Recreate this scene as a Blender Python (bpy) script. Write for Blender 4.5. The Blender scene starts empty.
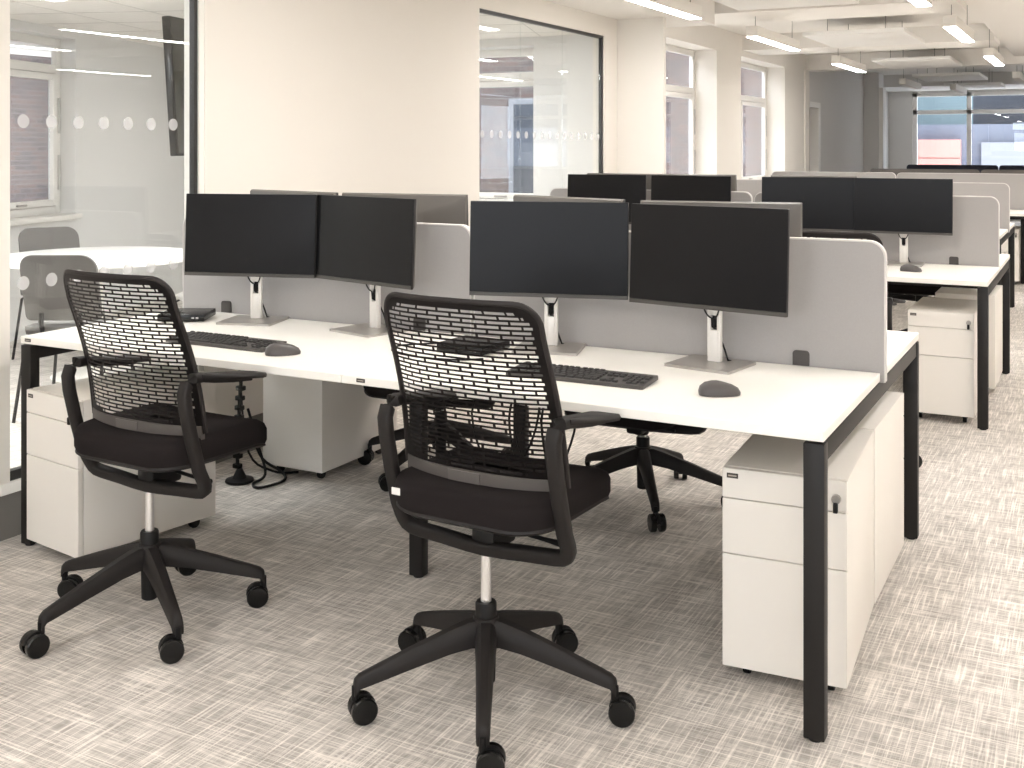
import bpy, bmesh, math, random
from mathutils import Vector, Matrix
random.seed(7)
S = bpy.context.scene
COL = S.collection
PI = math.pi
R_ = math.radians

# ------------------------------------------------------------------ camera, world, exposure
cam_d = bpy.data.cameras.new('camera')
cam = bpy.data.objects.new('camera', cam_d)
COL.objects.link(cam)
cam.location = (.5672, -2.640, 1.412)
cam.rotation_euler = (R_(90), 0, math.atan2(.468, .8837))
cam_d.sensor_fit = 'HORIZONTAL'
cam_d.sensor_width = 36.0
cam_d.lens = 1104.7 * 36 / 1024
cam_d.shift_y = -(384 - 146) / 1024
cam_d.clip_start = .05
cam_d.clip_end = 200
S.camera = cam

W = bpy.data.worlds.new('overcast_sky')
S.world = W
W.use_nodes = True
wn = W.node_tree.nodes
bg = wn['Background']
bg.inputs['Color'].default_value = (.93, .96, 1.0, 1)
bg.inputs['Strength'].default_value = 7.5
S.view_settings.view_transform = 'Standard'
S.view_settings.look = 'None'
S.view_settings.gamma = 1
S.view_settings.use_curve_mapping = False
S.view_settings.exposure = 0.08
LIGHT_STRENGTH = 48.0
LIGHT_COLOR = (1.0, .955, .915)

# ------------------------------------------------------------------ materials
def srgb(r, g, b):
    f = lambda c: (c / 255 / 12.92) if c / 255 <= .04045 else ((c / 255 + .055) / 1.055) ** 2.4
    return (f(r), f(g), f(b), 1)

def mat(name, col, rough=.5, metal=0, noise=0, nscale=40, bump=0, bscale=300, spec=.5, coat=0):
    m = bpy.data.materials.new(name)
    m.use_nodes = True
    nt = m.node_tree
    b = nt.nodes['Principled BSDF']
    b.inputs['Base Color'].default_value = col
    b.inputs['Roughness'].default_value = rough
    b.inputs['Metallic'].default_value = metal
    b.inputs['Specular IOR Level'].default_value = spec
    b.inputs['Coat Weight'].default_value = coat
    tc = nt.nodes.new('ShaderNodeTexCoord')
    n = nt.nodes.new('ShaderNodeTexNoise')
    n.inputs['Scale'].default_value = nscale
    n.inputs['Detail'].default_value = 3
    nt.links.new(tc.outputs['Object'], n.inputs['Vector'])
    mx = nt.nodes.new('ShaderNodeMix')
    mx.data_type = 'RGBA'
    k = noise or .02
    mx.inputs[6].default_value = tuple(c * (1 - k) for c in col[:3]) + (1,)
    mx.inputs[7].default_value = tuple(min(1, c * (1 + k)) for c in col[:3]) + (1,)
    nt.links.new(n.outputs['Fac'], mx.inputs[0])
    nt.links.new(mx.outputs[2], b.inputs['Base Color'])
    if bump:
        n2 = nt.nodes.new('ShaderNodeTexNoise')
        n2.inputs['Scale'].default_value = bscale
        nt.links.new(tc.outputs['Object'], n2.inputs['Vector'])
        bp = nt.nodes.new('ShaderNodeBump')
        bp.inputs['Strength'].default_value = bump
        bp.inputs['Distance'].default_value = .001
        nt.links.new(n2.outputs['Fac'], bp.inputs['Height'])
        nt.links.new(bp.outputs['Normal'], b.inputs['Normal'])
    return m

def emis(name, col, st):
    m = bpy.data.materials.new(name)
    m.use_nodes = True
    nt = m.node_tree
    nt.nodes.clear()
    e = nt.nodes.new('ShaderNodeEmission')
    e.inputs[0].default_value = tuple(col[:3]) + (1,)
    e.inputs[1].default_value = st
    o = nt.nodes.new('ShaderNodeOutputMaterial')
    nt.links.new(e.outputs[0], o.inputs[0])
    return m

def glass_mat(name, tint, refl=1.0):
    m = bpy.data.materials.new(name)
    m.use_nodes = True
    nt = m.node_tree
    nt.nodes.clear()
    t = nt.nodes.new('ShaderNodeBsdfTransparent')
    t.inputs[0].default_value = tuple(tint) + (1,)
    g = nt.nodes.new('ShaderNodeBsdfGlossy')
    g.inputs['Roughness'].default_value = 0.0
    g.inputs[0].default_value = (1, 1, 1, 1)
    lw = nt.nodes.new('ShaderNodeLayerWeight')
    lw.inputs['Blend'].default_value = .5
    p = nt.nodes.new('ShaderNodeMath'); p.operation = 'POWER'
    nt.links.new(lw.outputs['Facing'], p.inputs[0]); p.inputs[1].default_value = 5
    ma = nt.nodes.new('ShaderNodeMath'); ma.operation = 'MULTIPLY_ADD'
    nt.links.new(p.outputs[0], ma.inputs[0]); ma.inputs[1].default_value = .95 * refl; ma.inputs[2].default_value = .045 * refl
    mx = nt.nodes.new('ShaderNodeMixShader')
    nt.links.new(ma.outputs[0], mx.inputs[0])
    nt.links.new(t.outputs[0], mx.inputs[1]); nt.links.new(g.outputs[0], mx.inputs[2])
    o = nt.nodes.new('ShaderNodeOutputMaterial')
    nt.links.new(mx.outputs[0], o.inputs[0])
    return m

def carpet_mat():
    m = bpy.data.materials.new('woven_carpet')
    m.use_nodes = True
    nt = m.node_tree; L = nt.links
    b = nt.nodes['Principled BSDF']
    b.inputs['Roughness'].default_value = .95
    b.inputs['Specular IOR Level'].default_value = .15
    tc = nt.nodes.new('ShaderNodeTexCoord')
    def noise(sx, sy, det=2, rough=.5, off=0):
        mp = nt.nodes.new('ShaderNodeMapping')
        mp.inputs['Scale'].default_value = (sx, sy, 1)
        mp.inputs['Location'].default_value = (off, off * .7, 0)
        L.new(tc.outputs['Object'], mp.inputs[0])
        n = nt.nodes.new('ShaderNodeTexNoise')
        n.inputs['Scale'].default_value = 1
        n.inputs['Detail'].default_value = det
        n.inputs['Roughness'].default_value = rough
        L.new(mp.outputs[0], n.inputs['Vector'])
        return n.outputs['Fac']
    def ramp(v, a, c):
        r = nt.nodes.new('ShaderNodeMapRange')
        r.inputs['From Min'].default_value = a; r.inputs['From Max'].default_value = c
        L.new(v, r.inputs['Value'])
        return r.outputs[0]
    def op(o, a, c):
        n = nt.nodes.new('ShaderNodeMath'); n.operation = o
        for i, v in enumerate((a, c)):
            if isinstance(v, (int, float)): n.inputs[i].default_value = v
            else: L.new(v, n.inputs[i])
        return n.outputs[0]
    warp = ramp(noise(210, 4.5, 1.5), .50, .66)           # light threads running along Y
    weft = ramp(noise(4.5, 210, 1.5, off=5), .50, .66)    # light threads running along X
    warp2 = ramp(noise(80, 10, 1, off=9), .42, .64)
    weft2 = ramp(noise(10, 80, 1, off=13), .42, .64)
    patch = ramp(noise(7, 7, 3, .6, off=3), .3, .7)
    thr = op('MAXIMUM', warp, weft)
    thr2 = op('MULTIPLY', op('ADD', warp2, weft2), .5)
    v = op('ADD', op('MULTIPLY', thr, .52), op('ADD', op('MULTIPLY', thr2, .38), op('MULTIPLY', patch, .26)))
    cr = nt.nodes.new('ShaderNodeValToRGB')
    cr.color_ramp.elements[0].position = .08
    cr.color_ramp.elements[0].color = srgb(160, 155, 149)
    cr.color_ramp.elements[1].position = 1.0
    cr.color_ramp.elements[1].color = srgb(238, 231, 223)
    e = cr.color_ramp.elements.new(.5); e.color = srgb(200, 194, 187)
    L.new(v, cr.inputs[0])
    L.new(cr.outputs[0], b.inputs['Base Color'])
    bp = nt.nodes.new('ShaderNodeBump'); bp.inputs['Strength'].default_value = .25; bp.inputs['Distance'].default_value = .002
    L.new(v, bp.inputs['Height']); L.new(bp.outputs[0], b.inputs['Normal'])
    return m

def brick_mat(name, c1, c2, mortar, sc=1.0, vertical_axis=True):
    m = bpy.data.materials.new(name)
    m.use_nodes = True
    nt = m.node_tree
    b = nt.nodes['Principled BSDF']; b.inputs['Roughness'].default_value = .9
    tc = nt.nodes.new('ShaderNodeTexCoord')
    mp = nt.nodes.new('ShaderNodeMapping')
    mp.inputs['Rotation'].default_value = (R_(-90), 0, 0)
    nt.links.new(tc.outputs['Object'], mp.inputs[0])
    br = nt.nodes.new('ShaderNodeTexBrick')
    br.inputs['Color1'].default_value = c1; br.inputs['Color2'].default_value = c2; br.inputs['Mortar'].default_value = mortar
    br.inputs['Scale'].default_value = 1
    br.inputs['Brick Width'].default_value = .23 * sc; br.inputs['Row Height'].default_value = .078 * sc
    br.inputs['Mortar Size'].default_value = .008
    nt.links.new(mp.outputs[0], br.inputs['Vector'])
    nt.links.new(br.outputs['Color'], b.inputs['Base Color'])
    return m

M = {}
M['wall'] = mat('cream_paint', srgb(233, 228, 220), .85, noise=.01, nscale=3, bump=.05)
M['ceil'] = mat('white_ceiling_paint', srgb(240, 236, 230), .9, noise=.01, nscale=3)
M['raft'] = mat('white_felt_panel', srgb(244, 242, 238), .95, noise=.01, nscale=60)
M['wallwhite'] = mat('white_paint', srgb(226, 225, 223), .85, noise=.01, nscale=3)
M['dimwall'] = mat('dimmed_wall_paint', srgb(216, 213, 209), .85, noise=.015, nscale=3)  # greyer than the cream, the unlit zone's dimness put in the colour
M['trim'] = mat('white_gloss_trim', srgb(240, 237, 231), .4)
M['darkskirt'] = mat('dark_plinth', srgb(118, 115, 110), .8)
M['carpet'] = carpet_mat()
M['desk'] = mat('white_laminate', srgb(245, 242, 235), .35, noise=.008, nscale=20)
M['deskedge'] = mat('white_edge_band', srgb(235, 227, 221), .45, noise=.01)
M['steel'] = mat('black_powder_steel', srgb(30, 28, 27), .45, noise=.05, bump=.05, bscale=900, spec=.3)
M['fabric'] = mat('grey_felt_fabric', srgb(166, 163, 161), .95, noise=.05, nscale=260, bump=.3, bscale=700)
M['fabricshade'] = mat('shaded_grey_felt', srgb(100, 96, 93), .95, noise=.05, nscale=260)  # grey felt with the unlit zone's shade mixed into its colour
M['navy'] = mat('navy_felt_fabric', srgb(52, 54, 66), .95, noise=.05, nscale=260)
M['pipe'] = mat('pale_fabric_edge', srgb(211, 208, 205), .9, noise=.03, nscale=200)
M['clamp'] = mat('charcoal_clamp', srgb(66, 62, 60), .5)
M['pedwhite'] = mat('white_painted_steel', srgb(232, 227, 219), .42, noise=.008, nscale=15)
M['black'] = mat('black_plastic', srgb(20, 19, 19), .5, noise=.06, bump=.04, spec=.25)
M['blackgloss'] = mat('black_gloss_plastic', srgb(16, 16, 16), .25, spec=.35)
M['chairpl'] = mat('charcoal_nylon', srgb(34, 31, 30), .55, noise=.05, bump=.08, bscale=1200, spec=.25)
M['chairmesh'] = mat('charcoal_perforated_plastic', srgb(44, 40, 39), .55, noise=.04, spec=.25)
M['chairbar'] = mat('grey_plastic_bar', srgb(82, 77, 74), .45)
M['seat'] = mat('black_seat_fabric', srgb(33, 29, 29), .95, noise=.12, nscale=500, bump=.4, bscale=900, spec=.12)
M['chrome'] = mat('chrome', srgb(238, 237, 236), .28, .85)
M['screen'] = mat('dark_screen_glass', srgb(19, 19, 21), .30, noise=.03, nscale=2, spec=.2)
M['bezel'] = mat('grey_bezel', srgb(68, 65, 62), .4)
M['bezeldark'] = mat('dark_bezel', srgb(40, 39, 39), .4)
M['monback'] = mat('grey_monitor_shell', srgb(104, 100, 95), .45, noise=.03)
M['silver'] = mat('silver_stand', srgb(176, 172, 167), .35, .7)
M['silverlt'] = mat('pale_silver_column', srgb(235, 232, 227), .4, .2)
M['key'] = mat('dark_keycap', srgb(50, 48, 47), .5)
M['kbody'] = mat('charcoal_keyboard', srgb(72, 69, 67), .5)
M['mouse'] = mat('grey_mouse', srgb(76, 72, 71), .42)
M['label'] = mat('dark_label', srgb(58, 52, 48), .5)
M['labelmark'] = mat('label_print', srgb(170, 162, 152), .5)
M['tag'] = mat('white_tag', srgb(232, 228, 224), .7)
M['frameblk'] = mat('black_frame', srgb(34, 32, 31), .4)
M['glass'] = glass_mat('clear_glass', (.965, .975, .97), .8)
M['winglass'] = glass_mat('window_glass', (.93, .95, .97), .7)
M['dot'] = mat('frosted_film', srgb(225, 224, 224), .8)
_nt = M['dot'].node_tree
_t = _nt.nodes.new('ShaderNodeBsdfTransparent'); _x = _nt.nodes.new('ShaderNodeMixShader'); _x.inputs[0].default_value = .36
_nt.links.new(_t.outputs[0], _x.inputs[1]); _nt.links.new(_nt.nodes['Principled BSDF'].outputs[0], _x.inputs[2])
_nt.links.new(_x.outputs[0], _nt.nodes['Material Output'].inputs[0])
M['upvc'] = mat('white_window_frame', srgb(236, 233, 228), .35)
M['hinge'] = mat('grey_hinge', srgb(200, 198, 196), .4)
M['mtable'] = mat('white_table_top', srgb(246, 245, 242), .3)
M['greyup'] = mat('grey_upholstery', srgb(112, 109, 106), .9, noise=.08, nscale=200)
M['paleup'] = mat('pale_upholstery', srgb(206, 203, 199), .9, noise=.05, nscale=200)
M['tv'] = mat('display_glass', srgb(28, 29, 24), .06, noise=.02, nscale=2)
M['lamp'] = mat('white_lamp_housing', srgb(238, 234, 226), .5)
M['lampoff'] = mat('unlit_diffuser', srgb(225, 221, 214), .6)
M['glow'] = emis('lit_diffuser', LIGHT_COLOR, LIGHT_STRENGTH)
M['fillmeet'] = emis('meeting_fill_glow', (.97, .98, 1.0), LIGHT_STRENGTH * .70)  # glow of the added fill panels
M['wire'] = mat('steel_wire', srgb(120, 116, 110), .4, .6)
M['brick'] = brick_mat('weathered_brick', srgb(98, 80, 75), srgb(76, 68, 68), srgb(98, 94, 92))
M['concrete'] = mat('pale_render', srgb(124, 126, 132), .9, noise=.06, nscale=2)
M['pink'] = mat('salmon_cladding', srgb(180, 126, 117), .8, noise=.05, nscale=1.5)
M['bluegrey'] = mat('blue_grey_cladding', srgb(92, 97, 110), .7, noise=.06, nscale=1)
M['slate'] = mat('dark_slate', srgb(38, 42, 50), .8, noise=.3, nscale=1.5)
M['extglass'] = mat('dark_window_glass', srgb(58, 62, 70), .15)
M['door'] = mat('dark_door', srgb(70, 64, 60), .5)

# ------------------------------------------------------------------ mesh builder
class MB:
    def __init__(s): s.bm = bmesh.new()
    def box(s, c, d, bev=0, seg=2, rot=None):
        r = bmesh.ops.create_cube(s.bm, size=1)
        vs = r['verts']
        bmesh.ops.scale(s.bm, vec=d, verts=vs)
        if bev:
            es = list({e for v in vs for e in v.link_edges})
            rr = bmesh.ops.bevel(s.bm, geom=es, offset=bev, segments=seg, profile=.5, affect='EDGES')
            vs = list({v for f in rr['faces'] for v in f.verts} | {v for v in vs if v.is_valid})
        if rot is not None: bmesh.ops.rotate(s.bm, cent=(0, 0, 0), matrix=rot, verts=vs)
        bmesh.ops.translate(s.bm, vec=c, verts=vs)
        return s
    def b2(s, a, b, bev=0, seg=2):
        c = [(a[i] + b[i]) / 2 for i in range(3)]
        d = [abs(b[i] - a[i]) for i in range(3)]
        return s.box(c, d, bev, seg)
    def rings(s, rings, cap=True, close=True):
        vr = [[s.bm.verts.new(p) for p in r] for r in rings]
        n = len(vr[0])
        for a, b in zip(vr[:-1], vr[1:]):
            for i in range(n if close else n - 1):
                j = (i + 1) % n
                s.bm.faces.new((a[i], a[j], b[j], b[i]))
        if cap:
            s.bm.faces.new(list(reversed(vr[0]))); s.bm.faces.new(vr[-1])
        return s
    def tube(s, pts, r, n=10, ry=None, side=None, cap=True, taper=None):
        pts = [Vector(p) for p in pts]
        rs = []
        prev = None
        for i, p in enumerate(pts):
            t = (pts[min(i + 1, len(pts) - 1)] - pts[max(i - 1, 0)]).normalized()
            if side is not None:
                a = Vector(side); a = (a - t * a.dot(t))
                a = a.normalized() if a.length > 1e-4 else t.orthogonal().normalized()
            elif prev is None:
                a = t.orthogonal().normalized()
            else:
                a = (prev - t * prev.dot(t)).normalized()
            prev = a
            b = t.cross(a)
            k = taper[i] if taper else 1
            rr = []
            for q in range(n):
                th = 2 * PI * (q + .5) / n
                ca, sa = math.cos(th), math.sin(th)
                if ry:  # rounded rectangle
                    ca = math.copysign(abs(ca) ** .5, ca); sa = math.copysign(abs(sa) ** .5, sa)
                rr.append(p + a * ca * r * k + b * sa * (ry or r) * k)
            rs.append(rr)
        return s.rings(rs, cap)
    def lathe(s, prof, n=24, c=(0, 0, 0), axis='Z'):
        rs = []
        for r, z in prof:
            ring = []
            for i in range(n):
                a = 2 * PI * i / n
                p = Vector((r * math.cos(a), r * math.sin(a), z))
                if axis == 'X': p = Vector((p.z, p.x, p.y))
                if axis == 'Y': p = Vector((p.y, p.z, p.x))
                ring.append(p + Vector(c))
            rs.append(ring)
        return s.rings(rs)
    def prism(s, poly, z0, z1, axis='Z'):
        def P(x, y, z):
            return (x, y, z) if axis == 'Z' else ((x, z, y) if axis == 'Y' else (z, x, y))
        return s.rings([[P(x, y, z0) for x, y in poly], [P(x, y, z1) for x, y in poly]])
    def xf(s, mtx):
        bmesh.ops.transform(s.bm, matrix=mtx, verts=s.bm.verts); return s
    def build(s, name, m, parent=None, smooth=True, ang=35, loc=None, rz=0):
        bmesh.ops.recalc_face_normals(s.bm, faces=s.bm.faces)
        me = bpy.data.meshes.new(name)
        s.bm.to_mesh(me); s.bm.free()
        me.materials.append(m)
        if smooth:
            me.shade_smooth()
            me.set_sharp_from_angle(angle=R_(ang))
        o = bpy.data.objects.new(name, me)
        COL.objects.link(o)
        if parent: o.parent = parent
        if loc: o.location = loc
        o.rotation_euler.z = rz
        return o

def tag(o, label=None, cat=None, group=None, kind=None):
    if label: o['label'] = label
    if cat: o['category'] = cat
    if group: o['group'] = group
    if kind: o['kind'] = kind
    return o

def thing(name, label, cat, loc=(0, 0, 0), rz=0, group=None, kind=None):
    o = bpy.data.objects.new(name, None)
    o.empty_display_size = .1
    COL.objects.link(o)
    o.location = loc; o.rotation_euler.z = rz
    return tag(o, label, cat, group, kind)

def dup(root, loc, rz=0, label=None, group=None):
    def cp(o, par):
        c = o.copy(); COL.objects.link(c)
        if par: c.parent = par
        for ch in o.children: cp(ch, c)
        return c
    r = cp(root, None)
    r.location = loc; r.rotation_euler.z = rz
    if label: r['label'] = label
    if group: r['group'] = group
    return r

def arc(c, r, a0, a1, n=6):
    return [(c[0] + r * math.cos(R_(a0 + (a1 - a0) * i / n)), c[1] + r * math.sin(R_(a0 + (a1 - a0) * i / n))) for i in range(n + 1)]

def rrect(x0, y0, x1, y1, r, n=5):
    if not isinstance(r, (tuple, list)): r = (r,) * 4   # bl, br, tr, tl
    p = []
    for (cx, cy, a, k) in ((x0, y0, 180, 0), (x1, y0, 270, 1), (x1, y1, 0, 2), (x0, y1, 90, 3)):
        q = r[k]
        if q <= 0: p.append((cx, cy)); continue
        c = (cx + (q if k in (0, 3) else -q), cy + (q if k in (0, 1) else -q))
        p += arc(c, q, a, a + 90, n)
    return p

def struct(name, mb, m, parent=None, **k):
    o = mb.build(name, m, parent, **k)
    if parent is None: o['kind'] = 'structure'
    return o

# ------------------------------------------------------------------ the room
struct('floor', MB().b2((-9, -6.5, -.05), (6.2, 21, 0)), M['carpet'])

XP = -2.88            # meeting-room partition plane
XE = -3.13            # outside wall of the open office
H2 = 2.72             # slab
HM = 2.33             # meeting-room ceiling
ZG = 2.285            # glazing head
# partition wall of the meeting room with two glazed openings (Y .02-.965 and 3.435-5.43)
wl = MB()
wl.b2((XP - .10, -6.4, 0.165), (XP, .02, H2))
wl.b2((XP - .10, 1.0, .165), (XP, 3.43, H2))
wl.b2((XP - .10, 5.435, .165), (XP, 5.70, H2))
wl.b2((XP - .10, .02, ZG), (XP, 1.0, H2))
wl.b2((XP - .10, 3.43, ZG), (XP, 5.435, H2))
struct('trim_4', MB().b2((XP - .09, .968, .205), (XP - .004, 1.0, ZG)), M['trim'], smooth=False)
struct('wall_partition', wl, M['wall'], smooth=False)
struct('baseboard_partition', MB().b2((XP - .09, -6.4, 0), (XP - .012, 5.70, .165)), M['darkskirt'], smooth=False)
struct('trim_1', MB().b2((XP - .09, -.02, .165), (XP + .006, 1.0, .205), .003), M['trim'])
struct('trim_2', MB().b2((XP - .09, 3.43, .165), (XP + .006, 5.435, .205), .003), M['trim'])

def glazing(name, y0, y1, joints, dots):
    root = thing(name, None, None, kind='structure')
    f = MB()
    w = .020
    f.b2((XP - .040, y1 - w, .205), (XP - .012, y1, ZG))
    f.b2((XP - .045, y0, .205), (XP - .040, y0 + .004, ZG))
    f.b2((XP - .040, y0, .205), (XP - .012, y1, .240))
    f.b2((XP - .040, y0, ZG - .022), (XP - .012, y1, ZG))
    f.build('window_frame', M['frameblk'], root, smooth=False)
    ys = [y0] + joints + [y1 - w]
    for a, b in zip(ys[:-1], ys[1:]):
        MB().b2((XP - .037, a + .0015, .240), (XP - .027, b - .0015, ZG - .022)).build('pane', M['glass'], root, smooth=False)
    d = MB()
    for z, k in dots:
        for i in range(k):
            y = y0 + .076 + i * .1237
            if y > y1 - .06: break
            d.lathe([(0.0005, 0), (.0255, 0), (.0255, .0012), (.0005, .0012)], 20, (XP - .0265, y, z), 'X')
    d.build('frosted_dots', M['dot'], root)
    return root
glazing('window_1', .02, .968, [], ((1.503, 8), (.91, 8)))
glazing('window_2', 3.435, 5.43, [4.05, 4.72], ((1.488, 16),))

# stub column at the end of the partition, then the outside wall with two windows
struct('wall_column', MB().b2((XE - .3, 5.702, 0), (-2.485, 5.76, H2)), M['wall'], smooth=False)
XE = -3.13
ew = MB()
wins = [(6.6, 9.16), (10.09, 12.16)]
ZH, ZS = 2.47, .90
ys = [5.76, 6.6, 9.16, 10.09, 12.16, 13.5]
for i in (0, 2, 4): ew.b2((XE - .297, ys[i], 0), (XE, ys[i + 1], H2))
for a, b in wins:
    ew.b2((XE - .297, a, 0), (XE, b, ZS)); ew.b2((XE - .297, a, ZH), (XE, b, H2))
struct('wall_left', ew, M['wall'], smooth=False)
struct('wall_pier', MB().b2((XE, 13.25, 0), (XE + .02, 13.5, 2.5)), M['wall'], smooth=False)

def casement(name, place, w, z0, z1, ztr, depth=.25, mul=.5):
    """window in local coords: x along the wall (0..w), y=0 inner face of frame (room at -y)."""
    root = thing(name, None, None, kind='structure')
    root.matrix_world = place
    f = MB(); t = .065
    f.b2((0, 0, z0), (t, .045, z1), .006); f.b2((w - t, 0, z0), (w, .045, z1), .006)
    f.b2((t, 0, z1 - t), (w - t, .045, z1), .006); f.b2((t, 0, z0), (w - t, .045, z0 + t), .006)
    f.b2((t, 0, ztr - .035), (w - t, .045, ztr + .035), .006)
    q_ = w * mul
    f.b2((q_ - .035, .002, z0 + t), (q_ + .035, .045, z1 - t), .006)
    f.build('window_frame', M['upvc'], root)
    for k in (0, 1):
        xa = t + .005 if k == 0 else q_ + .04
        xb = q_ - .04 if k == 0 else w - t - .005
        s = MB(); q = .05
        s.b2((xa, -.012, z0 + t + .005), (xa + q, .034, ztr - .04), .005); s.b2((xb - q, -.012, z0 + t + .005), (xb, .034, ztr - .04), .005)
        s.b2((xa + q, -.012, ztr - .04 - q), (xb - q, .034, ztr - .04), .005); s.b2((xa + q, -.012, z0 + t + .005), (xb - q, .034, z0 + t + .005 + q), .005)
        sash = s.build('sash', M['upvc'], root)
        MB().b2((xa + q, .018, z0 + t + q), (xb - q, .028, ztr - .04 - q)).build('pane', M['winglass'], sash, smooth=False)
        MB().b2((xa + .3, -.03, z0 + t + .018), (xa + .42, -.012, z0 + t + .034), .004).build('handle', M['silver'], sash)
        g = MB().b2((xa, .03, ztr + .035), (xb, .04, z1 - t)).build('top_pane', M['winglass'], root, smooth=False)
    h = MB()
    for zz in (z0 + .33, z0 + .78): h.b2((w - .045, -.014, zz - .14), (w - .022, 0, zz + .14), .003)
    h.build('hinge', M['hinge'], root)
    MB().b2((-.03, -depth - .045, z0 - .035), (w + .03, .0, z0 + .004), .008).build('window_sill', M['trim'], root)
    return root

def place(p, ex, ey):
    m = Matrix.Identity(4)
    for i in range(2): m[i][0] = ex[i]; m[i][1] = ey[i]; m[i][3] = p[i]
    return m
for i, (a, b) in enumerate(wins):
    casement('window_%d' % (3 + i), place((XE - .25, a), (0, 1), (-1, 0)), b - a, ZS, ZH, 2.02, mul=.40)

# meeting room: slanted outside wall with a window, end wall with a window
P0 = Vector((.567 - .8172 * 8.8 + .0, -2.64 + .6990 * 8.8))    # inner right edge of the window reveal
e = Vector((-.3205, .9473)).normalized(); nin = Vector((e.y, -e.x)); out = -nin
def slab(mb, s0, s1, z0, z1, th=.178):
    a = P0 + e * s0; b = P0 + e * s1; c = b + out * th; d = a + out * th
    mb.prism([a[:], b[:], c[:], d[:]], z0, z1)
MW = 1.9; MZ0, MZ1 = .872, 2.262
mw = MB()
slab(mw, -6.5, -MW, 0, HM + .1); slab(mw, 0, 3.4, 0, HM + .1); slab(mw, -MW, 0, 0, MZ0); slab(mw, -MW, 0, MZ1, HM + .1)
struct('wall_outside', mw, M['wallwhite'], smooth=False)
a = P0 + e * (-MW) + out * .13
casement('window_5', place(a, e, out), MW, MZ0, MZ1, 2.02, .13)
ew = MB()
YE = 5.65
ew.b2((-7.6, YE, 0), (-5.3, YE + .297, HM + .1)); ew.b2((-3.62, YE, 0), (XP - .1, YE + .297, HM + .1))
ew.b2((-5.3, YE, 0), (-3.62, YE + .297, .88)); ew.b2((-5.3, YE, 2.26), (-3.62, YE + .297, HM + .1))
struct('wall_end', ew, M['wallwhite'], smooth=False)
casement('window_6', place((-5.3, YE + .25), (1, 0), (0, 1)), 1.68, .88, 2.26, 2.02)
mc = MB()
mc.b2((-9, -6.4, HM), (XP - .1, YE + .297, HM + .05))
mceil = struct('ceiling_meeting_room', mc, M['ceil'], smooth=False)
g = MB()
for k in range(14):
    o_ = Matrix.Translation((P0.x, P0.y, 0)) @ Matrix.Rotation(math.atan2(e.y, e.x), 4, 'Z')
    bm_ = MB(); bm_.b2((-6.5 + k * .6, -.02, HM - .0015), (-6.494 + k * .6, -8, HM)); bm_.xf(o_)
    me = bpy.data.meshes.new('t'); bm_.bm.to_mesh(me); g.bm.from_mesh(me); bm_.bm.free()
    bm_ = MB(); bm_.b2((-6.5, -.6 - k * .6, HM - .0015), (3, -.594 - k * .6, HM)); bm_.xf(o_)
    me = bpy.data.meshes.new('t'); bm_.bm.to_mesh(me); g.bm.from_mesh(me); bm_.bm.free()
for co, no in (((XP - .11, 0, 0), (1, 0, 0)), ((0, YE - .01, 0), (0, 1, 0)), ((0, -6.3, 0), (0, -1, 0)), ((-8.9, 0, 0), (-1, 0, 0))):
    bmesh.ops.bisect_plane(g.bm, geom=g.bm.verts[:] + g.bm.edges[:] + g.bm.faces[:], plane_co=co, plane_no=no, clear_outer=True)
g.build('tile_joints', mat('joint_grey', srgb(196, 192, 186), .9), mceil, smooth=False)
struct('wall_meeting_near', MB().b2((-9, -6.5, 0), (XP - .1, -6.4, HM + .1)), M['wallwhite'], smooth=False)

# open office: back wall behind the camera and right wall with windows
bw = MB()
bw.b2((XP - .1, -6.7, 0), (6.0, -6.4, .8)); bw.b2((XP - .1, -6.7, 2.45), (6.0, -6.4, H2))
for xa, xb in ((XP - .1, -2.6), (-.1, .4), (2.9, 3.4), (5.6, 6.0)): bw.b2((xa, -6.7, .8), (xb, -6.4, 2.45))
struct('wall_back', bw, M['wall'], smooth=False)
for k, (xa, xb) in enumerate(((-2.6, -.1), (.4, 2.9), (3.4, 5.6))):
    casement('window_%d' % (20 + k), place((xb, -6.6), (-1, 0), (0, -1)), xb - xa, .8, 2.45, 2.05, .2)
struct('wall_right', MB().b2((5.8, -6.4, 0), (6.1, 13.5, H2)), M['wall'], smooth=False)

# ceiling: slab, downstand beams, lowered soffits
struct('ceiling', MB().b2((XE - .3, -6.4, H2), (6.0, 20.6, H2 + .1)), M['ceil'], smooth=False)
sof = MB()
sof.b2((XP, -6.4, 2.44), (-2.30, 6.45, H2))
struct('ceiling_soffit', sof, M['ceil'], smooth=False)
struct('ceiling_bulkhead', MB().b2((-.40, -6.4, 2.60), (.55, 13.5, H2)), M['ceil'], smooth=False)
for nm, y0, y1 in (('beam_near', 2.9, 3.7), ('beam_middle', 6.5, 7.35), ('beam_far', 10.15, 10.95), ('beam_close', -.7, .1)):
    bmb = MB()
    bmb.b2((XE if y0 > 6 else -2.30, y0, 2.54), (-.40, y1, H2)); bmb.b2((.55, y0, 2.54), (5.8, y1, H2))
    struct('ceiling_' + nm, bmb, M['ceil'], smooth=False)
struct('ceiling_lintel', MB().b2((XE, 13.4, 2.5), (6.0, 13.75, H2)), M['ceil'], smooth=False)

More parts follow.
